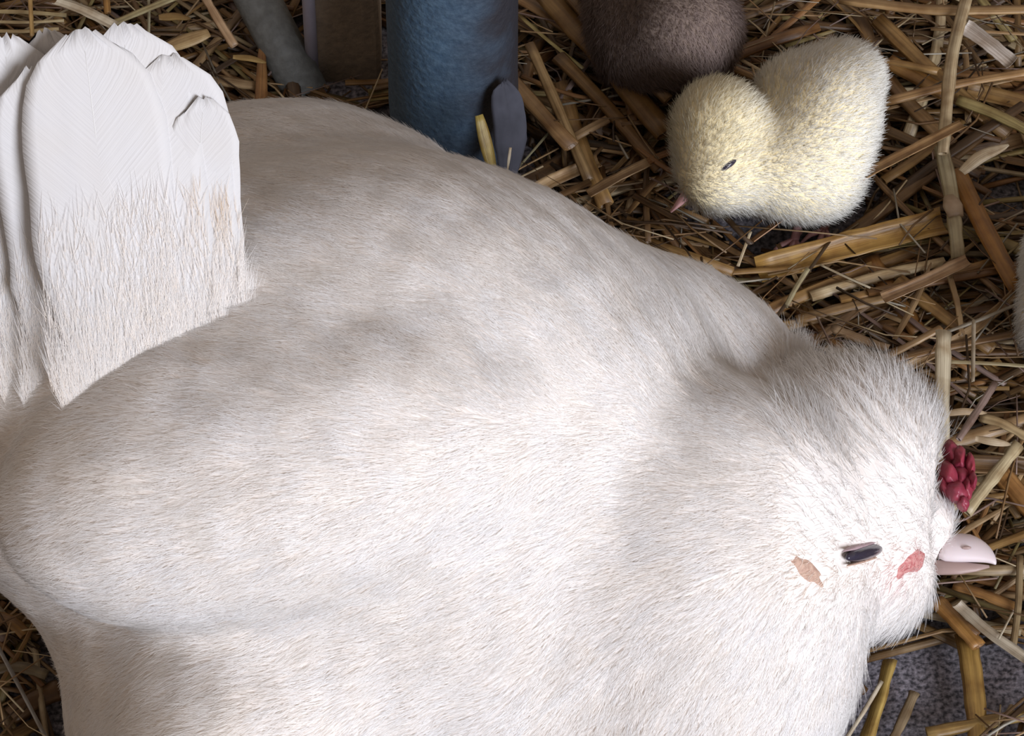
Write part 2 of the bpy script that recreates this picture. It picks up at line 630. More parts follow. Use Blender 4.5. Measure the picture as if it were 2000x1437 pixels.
def head_fluff():
    R = sample(hv, hf, 240000)
    px, py = pix(R)
    n = H.grad(R)
    head = np.clip((px - 1480) / 120, 0, 1) * np.clip((py - 640) / 60, 0, 1) * np.clip((1400 - py) / 120, 0, 1)
    back = n @ (-FWD) > -0.6
    k = (head > rng.uniform(0.2, 0.8, len(R))) & back & (R[:, 2] > 0.015)
    # bare skin: eye, red face, earlobe (world distance in each spot's own frame); thin coloured down round each
    bare = np.zeros(len(R))
    skin = np.zeros((len(R), 3))
    wgt = np.zeros(len(R))
    for ex, ey, ra, rb, ro, dens, colr in ((1694, 1079, .0080, .0022, 9, .9, (0.30, 0.20, 0.24)), (1768, 1106, .0058, .0036, 22, .15, (0.52, 0.10, 0.12)),
                                           (1577, 1112, .0064, .0030, -42, .15, (0.56, 0.42, 0.34)), (1715, 1090, .014, .006, 9, 0.0, (0.72, 0.54, 0.40)),
                                           (1590, 1108, .011, .008, 0, 0.0, (0.78, 0.62, 0.46)), (1770, 1100, .009, .006, 15, 0.0, (0.76, 0.44, 0.42))):
        p, nn = H.hit(ex, ey)
        fr = frame_at(nn, ro)
        q = (R - p) @ np.linalg.inv(fr)
        g = np.exp(-((q[:, 0] / ra) ** 2 + (q[:, 1] / rb) ** 2 + (q[:, 2] / 0.012) ** 2))
        bare = np.maximum(bare, g * (1.0 if dens > 0.5 else 0.25 * (dens > 0)))
        k &= rng.random(len(R)) > g * dens
        skin += g[:, None] * np.array(colr) * (1.0 if dens else 0.6)
        wgt += g * (1.0 if dens else 0.6)
    R, n, px, py, bare, skin, wgt = (a[k] for a in (R, n, px, py, bare, skin, wgt))
    crest = np.clip((930 - py) / 130, 0, 1)
    low = np.clip((py - 1080) / 120, 0, 1)
    Fl = np.zeros_like(R)
    Fl[:] = (-0.55, 0.1, 0.05)
    Fl += np.outer(crest, (0.45, 0.55, 0.35))
    Fl += np.outer(low, (0.38, -0.6, -0.55))
    # feathers part around the face: radiate from the beak
    beak = W(1850, 1085, 0.045)
    Fl += nrm(R - beak) * 0.6
    t = nrm(Fl - n * (Fl * n).sum(1, keepdims=True))
    N = len(R)
    b = np.cross(n, t)
    clump = 0.35 * np.sin(R @ np.array([900, 700, 500])) + rng.normal(0, 0.25, N)
    t = t * np.cos(clump)[:, None] + b * np.sin(clump)[:, None]
    L = rng.uniform(0.006, 0.010, N) * (1 + 0.5 * crest + 0.3 * low) * (1 - 0.5 * np.clip(bare * 1.6, 0, 1))
    lift = np.radians(rng.normal(20, 8, N) + 26 * crest)
    S = 5
    u = np.linspace(0, 1, S)
    d = t * np.cos(lift)[:, None] + n * np.sin(lift)[:, None]
    P = (R - n * 0.001)[:, None] + L[:, None, None] * (u[None, :, None] * d[:, None] - (u ** 2)[None, :, None] * 0.18 * n[:, None]
                                                       + (u ** 2)[None, :, None] * np.array([0, 0, -0.08]))
    tone = rng.random(N) * 0.25
    c = np.array([0.94, 0.93, 0.935]) * (1 - tone[:, None]) + np.array([0.95, 0.88, 0.80]) * tone[:, None]
    f = np.clip(wgt * 1.1, 0, 1)[:, None] * rng.uniform(0.5, 1.0, (N, 1))
    c = c * (1 - f) + skin / np.maximum(wgt, 1e-6)[:, None] * f
    return P, np.full(N, 0.00010), c, nrm(n + rng.normal(0, 0.10, (N, 3)))


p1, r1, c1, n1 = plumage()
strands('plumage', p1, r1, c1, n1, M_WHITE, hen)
p2, r2, c2, n2 = head_fluff()
strands('head_fluff', p2, r2, c2, n2, M_WHITE, hen)


def feather(name, base, tip, width, bow, face, parent, mat, quill_mat, seg=16, cup=0.18, notch=0.0, seed=0):
    """A flat vane with a raised quill, cupped across and bowed along its length."""
    rs = np.random.default_rng(seed)
    base, tip, face = np.asarray(base, float), np.asarray(tip, float), nrm(np.asarray(face, float))
    ax = tip - base
    Ln = np.linalg.norm(ax)
    ax = ax / Ln
    side = nrm(np.cross(face, ax))
    face = np.cross(ax, side)
    V, F = [], []
    cols = 11
    mid = []
    for i in range(seg + 1):
        u = i / seg
        prof = (min(1.0, 0.45 + 1.5 * u)) * math.sqrt(max(0.0, 1 - max(0.0, (u - 0.6) / 0.4) ** 3.2))
        prof = max(prof, 0.22)
        c = base + ax * (u * Ln) + side * (bow * math.sin(math.pi * u) * Ln) 
        mid.append(c)
        for k in range(cols):
            v = -1 + 2 * k / (cols - 1)
            w = width * prof * (1 + (0.012 * rs.normal() if abs(v) == 1 else 0))
            V.append(c + side * (v * w) - face * (cup * w * v * v * min(1.0, 2.2 * (1 - u))) + ax * (-(v * v) * width * 0.10 * u + (0.0006 * rs.normal() if i == seg else 0))
                     + face * (0.0003 * math.sin(14 * v + 5 * u)))
    for i in range(seg):
        for k in range(cols - 1):
            a = i * cols + k
            F.append((a, a + 1, a + cols + 1, a + cols))
    uv = [((2 * k / (cols - 1) - 1) * width, i / seg * Ln - abs(2 * k / (cols - 1) - 1) * width * 1.1) for i in range(seg + 1) for k in range(cols)]
    me = mesh_from(name, V, F, True, uv)
    o = link(name, me, parent, mat)
    so = o.modifiers.new('thickness', 'SOLIDIFY')
    so.thickness = 0.0005
    so.offset = 0
    mid = np.array(mid)[:seg] - face * 0.0001
    qv, qf = tube(mid, np.linspace(0.0008, 0.00012, seg), 6)
    q = link('quill', mesh_from('quill', qv, qf), o, quill_mat)
    return o


# tail fan: (tip px, py, z) and base, width
TB = (300, 640, 0.155)
def at_depth(px, py, w):
    d = FWD + RIGHT * ((px - 1000.0) / FPX) + UP * ((718.5 - py) / FPX)
    return CAM + d * w


tailspec = [
    # from the lowest layer up: tip px,py   base px,py   half width, bow
    (92, 58, 175, 640, .016, .0),
    (-75, 92, 60, 700, .018, -.02),
    (398, 190, 435, 640, .0115, .05),
    (8, 66, 110, 710, .018, .02),
    (328, 106, 390, 680, .019, .05),
    (62, 130, 150, 740, .017, -.03),
    (242, 44, 330, 720, .0205, .03),
    (160, 55, 230, 750, .021, -.01),
]
wref = float((H.hit(380, 600)[0] - CAM) @ FWD)
cov_p, cov_n = [], []
for i, (tx, ty, bx_, by_, hw, bow) in enumerate(tailspec):
    lay = 0.0016 * (len(tailspec) - 1 - i)
    if bx_ < 160:
        by_ += 50
    bp_, tp_ = at_depth(bx_, by_, wref + (0.006 if bx_ < 160 else -0.004) + lay), at_depth(tx, ty, wref - 0.028 + lay)
    feather('tail_feather', bp_, tp_, hw, bow, -FWD + np.array([0.1, 0, 0]), hen, M_VANE, M_RACHIS, seed=i, cup=0.05)
    # coverts: soft barbs over the foot of each tail feather
    m = 7500
    u = rng.exponential(0.17, m)
    u = np.where(u < 0.70, u, rng.random(m) * 0.4) - 0.20
    v = rng.uniform(-1, 1, m)
    ax_ = nrm(tp_ - bp_)
    sd_ = nrm(np.cross(-FWD + np.array([0.1, 0, 0]), ax_))
    fc_ = np.cross(ax_, sd_)
    Ln = np.linalg.norm(tp_ - bp_)
    root = bp_ + ax_ * (u * Ln)[:, None] + sd_ * (v * hw * np.clip(0.9 + 2.0 * u, 0.4, 0.92) + bow * np.sin(np.pi * np.clip(u, 0, 1)) * Ln)[:, None] + fc_ * (0.0009 - 0.05 * hw * v * v)[:, None]
    an = rng.normal(0, 0.2, m)
    d = ax_ * np.cos(an)[:, None] + sd_ * np.sin(an)[:, None] + fc_ * rng.uniform(0.0, 0.05, m)[:, None]
    L = rng.uniform(0.006, 0.011, m)
    uu = np.linspace(0, 1, 4)
    cov_p.append(root[:, None] + (L[:, None] * d)[:, None] * uu[None, :, None] + FWD * (0.0003 * uu ** 2)[None, :, None])
    cov_n.append(nrm(-FWD + sd_ * (v * 0.15)[:, None] + rng.normal(0, 0.03, (m, 3))))
cov_p, cov_n = np.concatenate(cov_p), np.concatenate(cov_n)
tan_spot = np.exp(-(np.linalg.norm((cov_p[:, 0] - at_depth(428, 420, wref - 0.014)) * np.array([1, 0.7, 0.7]), axis=1) / 0.0095) ** 2)[:, None] * 0.95  # tan tint round one spot at the lower right of the tail
cov_c = np.array([0.92, 0.90, 0.89]) * (1 - tan_spot) + np.array([0.70, 0.50, 0.30]) * tan_spot
strands('tail_coverts', cov_p, np.full(len(cov_p), 0.00006), cov_c, cov_n, M_WHITE, hen)


# eye, lids, red face, earlobe, comb, beak
p, n = on(1694, 1078)
fr = frame_at(n, 9)
eye = link('eye', blobmesh('eye', p - n * 0.0006, fr, np.array([0.0072, 0.0024, 0.0026])), hen, M_EYE)
link('upper_eyelid', blobmesh('upper_eyelid', p + fr[1] * 0.0023 - n * 0.0010, fr, np.array([0.0076, 0.0007, 0.0016]), 0.06, 3), eye, M_LID)
link('lower_eyelid', blobmesh('lower_eyelid', p - fr[1] * 0.0023 - n * 0.0008, fr, np.array([0.0072, 0.0006, 0.0016]), 0.06, 4), eye, M_LOBE)
p, n = on(1768, 1106)
fr = frame_at(n, 22)
link('red_face_patch', blobmesh('red_face_patch', p - n * 0.0016, fr, np.array([0.0076, 0.0044, 0.0023]), 0.11, 5, 32, 20), hen, M_RED)
p, n = on(1577, 1112)
fr = frame_at(n, -42)
link('earlobe', blobmesh('earlobe', p - n * 0.0015, fr, np.array([0.0074, 0.0030, 0.0020]), 0.11, 6, 32, 20), hen, M_LOBE)

# comb: a low rose comb of ridged lumps between crest and forehead
combroot = link('comb', None, hen)
combroot['label'] = 'small dark red lumpy comb'
cz = 0.060
for i, (cx, cy, ru, rv, ro) in enumerate([
        (1858, 885, 17, 26, 10), (1872, 900, 14, 30, -5), (1852, 930, 18, 30, 15), (1876, 935, 18, 26, -8), (1893, 915, 11, 30, -4),
        (1868, 962, 20, 24, 20), (1887, 955, 12, 26, 0), (1880, 982, 12, 18, 10), (1898, 940, 9, 20, -6), (1845, 952, 10, 26, 25)]):
    a = math.radians(ro)
    axs = np.array([RIGHT * math.cos(a) + UP * math.sin(a), -RIGHT * math.sin(a) + UP * math.cos(a), -FWD])
    link('comb_lobe', blobmesh('comb_lobe', W(cx, cy, cz + 0.001 * (i % 3)), axs, np.array([ru / 6000, rv / 6000, 0.006]), 0.10, 20 + i), combroot, M_COMB)


def beak():
    # profile of the upper mandible in the plane of the head, then swept across
    z = 0.050
    top = [(1832, 1046), (1884, 1037), (1908, 1046), (1926, 1058), (1940, 1074), (1947, 1092), (1946, 1101)]
    bot = [(1822, 1098), (1866, 1100), (1890, 1099), (1908, 1099), (1924, 1099), (1937, 1101), (1945, 1104)]
    V, F = [], []
    sides = 12
    n_ = len(top)
    for i in range(n_):
        A, B = W(*top[i], z), W(*bot[i], z)
        c, h = (A + B) / 2, (A - B) / 2
        wd = 0.0056 * (1 - (i / (n_ - 1)) ** 1.6) + 0.0006
        for k in range(sides):
            an = 2 * math.pi * k / sides
            V.append(c + h * math.cos(an) - FWD * wd * math.sin(an) * (0.85 + 0.15 * math.cos(an)))
    for i in range(n_ - 1):
        for k in range(sides):
            F.append((i * sides + k, i * sides + (k + 1) % sides, (i + 1) * sides + (k + 1) % sides, (i + 1) * sides + k))
    F.append(tuple(range(sides - 1, -1, -1)))
    F.append(tuple((n_ - 1) * sides + k for k in range(sides)))
    bk = link('beak', None, hen)
    bk['label'] = 'short pinkish white hooked beak'
    up = link('upper_beak', mesh_from('upper_beak', V, F), bk, M_BEAK)
    up.modifiers.new('soften', 'SUBSURF').render_levels = 1
    pts = [W(1820, 1108, z), W(1875, 1109, z), W(1905, 1108, z), W(1932, 1106, z)]
    v, f = tube(pts, [0.0030, 0.0024, 0.0016, 0.0005], 10, 0.5)
    link('lower_beak', mesh_from('lower_beak', v, f), bk, M_BEAK2)
    p0 = W(1884, 1068, z) - FWD * 0.0050
    link('nostril', blobmesh('nostril', p0, CAMAX, np.array([0.0016, 0.0006, 0.0006]), 0, 1, 10, 6), bk, M_BEAK2)


beak()

# ------------------------------------------------------------------ chicks
def build_chick(label, at=None, rotz=0.0, skin=M_CSKIN, down=M_DOWN, tint=None, face=True, plump=False):
    C = Vox()
    if plump:
        C.add(1600, 245, 3.7, 2.2, 2.2, 2.2)
    else:
        C.add(1600, 245, 3.7, 2.0, 2.6, 2.3, roll=-18)
        C.add(1650, 150, 3.6, 1.3, 1.2, 1.5, k=1.2)
        C.add(1545, 185, 3.7, 1.2, 1.2, 1.4, k=1.0)
    C.add(1590, 350, 2.5, 1.5, 1.4, 1.6, k=1.2)
    C.add(1500, 330, 3.2, 1.8, 1.5, 1.7, k=1.2)
    C.add(1405, 255, 4.3, 1.60, 1.75, 1.7, k=0.8)
    C.add(1400, 340, 3.6, 1.35, 1.3, 1.4, k=0.8)
    V, F = C.mesh(0.0016, zmin=-1, pad=0.004)
    base = W(1550, 468, 0.0)
    root = link('chick', None)
    R = sample(V, F, 34000)
    px, py = pix(R)
    n = C.grad(R)
    bare = np.exp(-(((px - 1424) / 20) ** 2 + ((py - 322) / 9) ** 2)) if face else np.zeros(len(R))
    k = rng.random(len(R)) > bare * 1.3
    R, n, px, py = (a[k] for a in (R, n, px, py))
    beak_at = W(1345, 375, 0.03)
    Fl = nrm(R - beak_at) * 0.7 + np.array([0.25, 0, -0.15])
    t = nrm(Fl - n * (Fl * n).sum(1, keepdims=True))
    N = len(R)
    b = np.cross(n, t)
    j = rng.normal(0, 0.35, N)
    t = t * np.cos(j)[:, None] + b * np.sin(j)[:, None]
    L = rng.uniform(0.003, 0.0062, N)
    lift = np.radians(rng.normal(38, 14, N))
    u = np.linspace(0, 1, 4)
    d = t * np.cos(lift)[:, None] + n * np.sin(lift)[:, None]
    P = (R - n * 0.0005)[:, None] + L[:, None, None] * (u[None, :, None] * d[:, None] - (u ** 2)[None, :, None] * 0.15 * n[:, None])
    if tint is None:
        # lemon on the face, paler towards the rump
        f = np.clip((1560 - px) / 150, 0, 1)[:, None] * np.clip((400 - py) / 120, 0, 1)[:, None]
        c = np.array([0.93, 0.92, 0.88]) * (1 - f) + np.array([0.93, 0.87, 0.68]) * f
        c = c * rng.uniform(0.94, 1.03, (N, 1))
    else:
        c = np.array(tint) * rng.uniform(0.75, 1.2, (N, 1))
    link('body', mesh_from('chick_body', V - base, F), root, skin)
    strands('down', P - base, np.full(N, 0.00010), np.clip(c, 0, 0.95), nrm(n + rng.normal(0, 0.12, (N, 3))), down, root)
    # beak
    a = W(1362, 358, 0.036)
    tipb = W(1310, 414, 0.026)
    v, f = tube([a - base, a * 0.6 + tipb * 0.4 - base, tipb - base], [0.0032, 0.0022, 0.0004], 8, 0.8)
    link('beak', mesh_from('chick_beak', v, f), root, M_PINK)
    p, n_ = C.hit(1424, 322)
    fr = frame_at(n_, 36)
    e = link('eye', blobmesh('chick_eye', p - n_ * 0.0006 - base, fr, np.array([0.0034, 0.0011, 0.0014]), 0, 2, 12, 8), root, M_EYE)
    # legs with toes
    for lx, ly in ((1552, 468), (1610, 448)):
        foot = W(lx, ly, 0.004)
        hip = W(lx + 8, ly - 95, 0.022)
        leg = link('leg', None, root)
        v, f = tube([hip - base, (hip * 0.45 + foot * 0.55) + np.array([0.002, 0.003, 0]) - base, foot - base], [0.0022, 0.0016, 0.0016], 8)
        link('shank', mesh_from('chick_shank', v, f), leg, M_PINK)
        for ang in (-150, -110, -70, 60):
            dd = np.array([math.cos(math.radians(ang)), math.sin(math.radians(ang)), 0])
            Lt = 0.011 if ang < 0 else 0.006
            v, f = tube([foot - base, foot + dd * Lt * 0.55 + np.array([0, 0, 0.0006]) - base, foot + dd * Lt - np.array([0, 0, 0.0025]) - base],
                        [0.0012, 0.0010, 0.0003], 6)
            link('toe', mesh_from('chick_toe', v, f), leg, M_PINK)
    loc = base
    if at is not None:
        o = W(1600, 245, 0.037) - base
        a = math.radians(rotz)
        o = np.array([o[0] * math.cos(a) - o[1] * math.sin(a), o[0] * math.sin(a) + o[1] * math.cos(a), 0])
        loc = W(at[0], at[1], 0.037) - o
        loc[2] = 0.0
    root.location = tuple(loc)
    root.rotation_euler = (0, 0, math.radians(rotz))
    tag(root, label, 'chick')
    return root, C


chick, CH = build_chick('pale yellow downy chick pecking in the straw above the hen')
white_chick, _ = build_chick('white chick cut off by the right edge of the picture', at=(2118, 520), rotz=180, tint=(0.90, 0.90, 0.90))
dusk_chick, _ = build_chick('dusky brown downy chick in shade at the top edge', at=(1325, 58), rotz=-85, skin=M_DSKIN, down=M_DUSK, tint=(0.30, 0.235, 0.215), plump=True)

# ------------------------------------------------------------------ posts behind the hen
def lathe_post(name, base, r, h, mat, label, rings=14, sides=40):
    root = link(name, None)
    root.location = tuple(base)
    pts = [(0, 0, h * i / rings) for i in range(rings + 1)]
    rs = np.random.default_rng(3)
    V, F = tube(np.array(pts), [r * (1 + 0.012 * rs.normal()) for _ in pts], sides, 1.0, (0, 1, 0))
    link('pole', mesh_from(name, V, F), root, mat)
    v, f = tube(np.array([(0, 0, 0), (0, 0, 0.004)]), [r * 1.04, r * 1.02], sides, 1.0, (0, 1, 0))
    link('foot_ring', mesh_from('foot_ring', v, f, False), root, mat)
    tag(root, label, 'post')
    return root


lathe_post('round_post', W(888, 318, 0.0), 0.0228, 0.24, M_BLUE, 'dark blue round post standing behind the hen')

bx0 = W(678, 120, 0.0)
sq = link('square_post', None)
sq.location = tuple(bx0)
hwx, hwy = 0.0126, 0.010
bev = 0.0015
sec = [(-hwx + bev, -hwy), (hwx - bev, -hwy), (hwx, -hwy + bev), (hwx, hwy - bev), (hwx - bev, hwy), (-hwx + bev, hwy), (-hwx, hwy - bev), (-hwx, -hwy + bev)]
V, F = [], []
for i in range(13):
    for x, y in sec:
        V.append((x + 0.0003 * math.sin(i * 2.1), y, 0.26 * i / 12))
for i in range(12):
    for k in range(8):
        F.append((i * 8 + k, i * 8 + (k + 1) % 8, (i + 1) * 8 + (k + 1) % 8, (i + 1) * 8 + k))
F.append(tuple(range(7, -1, -1)))
F.append(tuple(12 * 8 + k for k in range(8)))
link('timber', mesh_from('timber', V, F, False), sq, M_WOOD)
v, f = tube(np.array([(-hwx + 0.0005, -hwy + 0.0005, 0.26 * i / 8) for i in range(9)]), 0.0024, 12, 1.0, (0, 1, 0))
link('edge_strip', mesh_from('edge_strip', v, f), sq, M_STRIP)
tag(sq, 'grey-brown square wooden post with a pale edge, left of the blue post', 'post')

a = W(600, 185, 0.006)
b = W(455, -95, 0.035)
v, f = tube([a, a * 0.5 + b * 0.5, b, b + (b - a) * 1.2], 0.0085, 16, 0.7)
bar = link('leaning_bar', mesh_from('leaning_bar', v, f), None, M_GREY)
tag(bar, 'dull grey bar lying aslant in the straw beside the wooden post', 'bar')

df = link('dark_feather', None)
tag(df, 'small dark grey feather on the straw at the foot of the blue post', 'feather')
feather('vane', W(994, 350, 0.034), W(982, 158, 0.066), 0.0060, -0.05, -FWD + np.array([0.3, 0, 0.2]), df, M_DARKF, M_DARKF, seed=50)

# ------------------------------------------------------------------ straw
PALE = (0.62, 0.52, 0.34)
CREAM = (0.74, 0.68, 0.52)
TAN = (0.46, 0.32, 0.17)
GOLD = (0.36, 0.22, 0.08)
ORANGE = (0.30, 0.155, 0.055)
BROWN = (0.22, 0.13, 0.055)
MAUVE = (0.30, 0.22, 0.20)
GREY = (0.42, 0.41, 0.36)
OLIVE = (0.40, 0.33, 0.14)
DARK = (0.10, 0.06, 0.03)


def straw_geo(pts, width, kind='tube', sides=8, seg=8, seed=0, flat=0.45):
    """Vertices, faces, uv of one stalk. kind: tube (hollow, open ends), split (half pipe), blade (leaf, pointed)."""
    rs = np.random.default_rng(seed)
    pts = np.asarray(pts, float)
    d = np.concatenate([[0], np.cumsum(np.linalg.norm(np.diff(pts, axis=0), axis=1))])
    u = np.linspace(0, d[-1], seg + 1)
    q = np.stack([np.interp(u, d, pts[:, i]) for i in range(3)], 1)
    if seg > 3:
        for _ in range(2):
            q[1:-1] = (q[:-2] + 2 * q[1:-1] + q[2:]) / 4
    tg = nrm(np.gradient(q, axis=0))
    up = np.array([0, 0, 1.0]) + rs.normal(0, 0.25, 3)
    V, F, UV = [], [], []
    hw = width / 2
    uo = rs.random() * 50
    if kind == 'tube':
        for i in range(seg + 1):
            t = tg[i]
            a = nrm(np.cross(up, t))
            b = np.cross(t, a)
            w = hw * (1 + 0.06 * rs.normal())
            for k in range(sides):
                an = 2 * math.pi * k / sides
                V.append(q[i] + a * (w * math.cos(an)) + b * (w * flat * math.sin(an)))
                UV.append((uo + k / sides, u[i] * 1.0))
        for i in range(seg):
            for k in range(sides):
                k2 = (k + 1) % sides
                F.append((i * sides + k, i * sides + k2, (i + 1) * sides + k2, (i + 1) * sides + k))
        if sides >= 6:                      # hollow ends
            for e, i, s in ((0, 0, 1), (1, seg, -1)):
                o = len(V)
                c = q[i]
                for k in range(sides):
                    V.append(c + (V[i * sides + k] - c) * 0.72)
                    UV.append((uo + k / sides, u[i]))
                for k in range(sides):
                    V.append(c + (V[i * sides + k] - c) * 0.6 + tg[i] * (s * min(0.004, d[-1] * 0.2)))
                    UV.append((uo + k / sides, u[i]))
                for k in range(sides):
                    k2 = (k + 1) % sides
                    f1 = (i * sides + k, o + k, o + k2, i * sides + k2)
                    f2 = (o + k, o + sides + k, o + sides + k2, o + k2)
                    F += [f1, f2] if e == 0 else [f1[::-1], f2[::-1]]
                F.append(tuple(o + sides + k for k in (range(sides) if e else range(sides - 1, -1, -1))))
        else:
            F.append(tuple(range(sides - 1, -1, -1)))
            F.append(tuple(seg * sides + k for k in range(sides)))
    else:
        cols = 6
        th = max(0.00035, width * 0.07)
        for layer in (0, 1):
            for i in range(seg + 1):
                t = tg[i]
                a = nrm(np.cross(up, t))
                b = np.cross(t, a)
                f = i / seg
                w = hw * (math.sqrt(max(0.03, math.sin(math.pi * (0.12 + 0.88 * f)))) if kind == 'blade' else 1 + 0.05 * rs.normal())
                for k in range(cols):
                    x = -1 + 2 * k / (cols - 1)
                    h = (x * x * 0.55 - 0.25) * w if kind == 'split' else -0.22 * w * x * x
                    V.append(q[i] + a * (w * x) + b * (h - layer * th))
                    UV.append((uo + k / cols, u[i]))
        n1 = (seg + 1) * cols
        for i in range(seg):
            for k in range(cols - 1):
                c = i * cols + k
                F.append((c, c + cols, c + cols + 1, c + 1))
                F.append((n1 + c, n1 + c + 1, n1 + c + cols + 1, n1 + c + cols))
            for k, fl in ((0, 0), (cols - 1, 1)):
                c = i * cols + k
                f1 = (c, n1 + c, n1 + c + cols, c + cols)
                F.append(f1[::-1] if fl else f1)
        for i, fl in ((0, 1), (seg, 0)):
            for k in range(cols - 1):
                c = i * cols + k
                f1 = (c, n1 + c, n1 + c + 1, c + 1)
                F.append(f1 if fl else f1[::-1])
    return np.array(V), F, np.array(UV)


def straw(pts, width, colour, label, group=None, kind='tube', seed=0, name='straw_stalk', sides=8, seg=8, flat=0.45):
    pts = np.asarray(pts, float)
    c0 = pts.mean(0)
    c0[2] = pts[:, 2].min()
    V, F, UV = straw_geo(pts - c0, width, kind, sides, seg, seed, flat)
    colr = np.ones((len(V), 4))
    colr[:, :3] = np.asarray(colour) * 0.72
    o = link(name, mesh_from(name, V, F, True, UV, colr), None, M_STRAW)
    o.location = tuple(c0)
    tag(o, label, 'straw', group)
    return o


PX = 1 / 6000.0
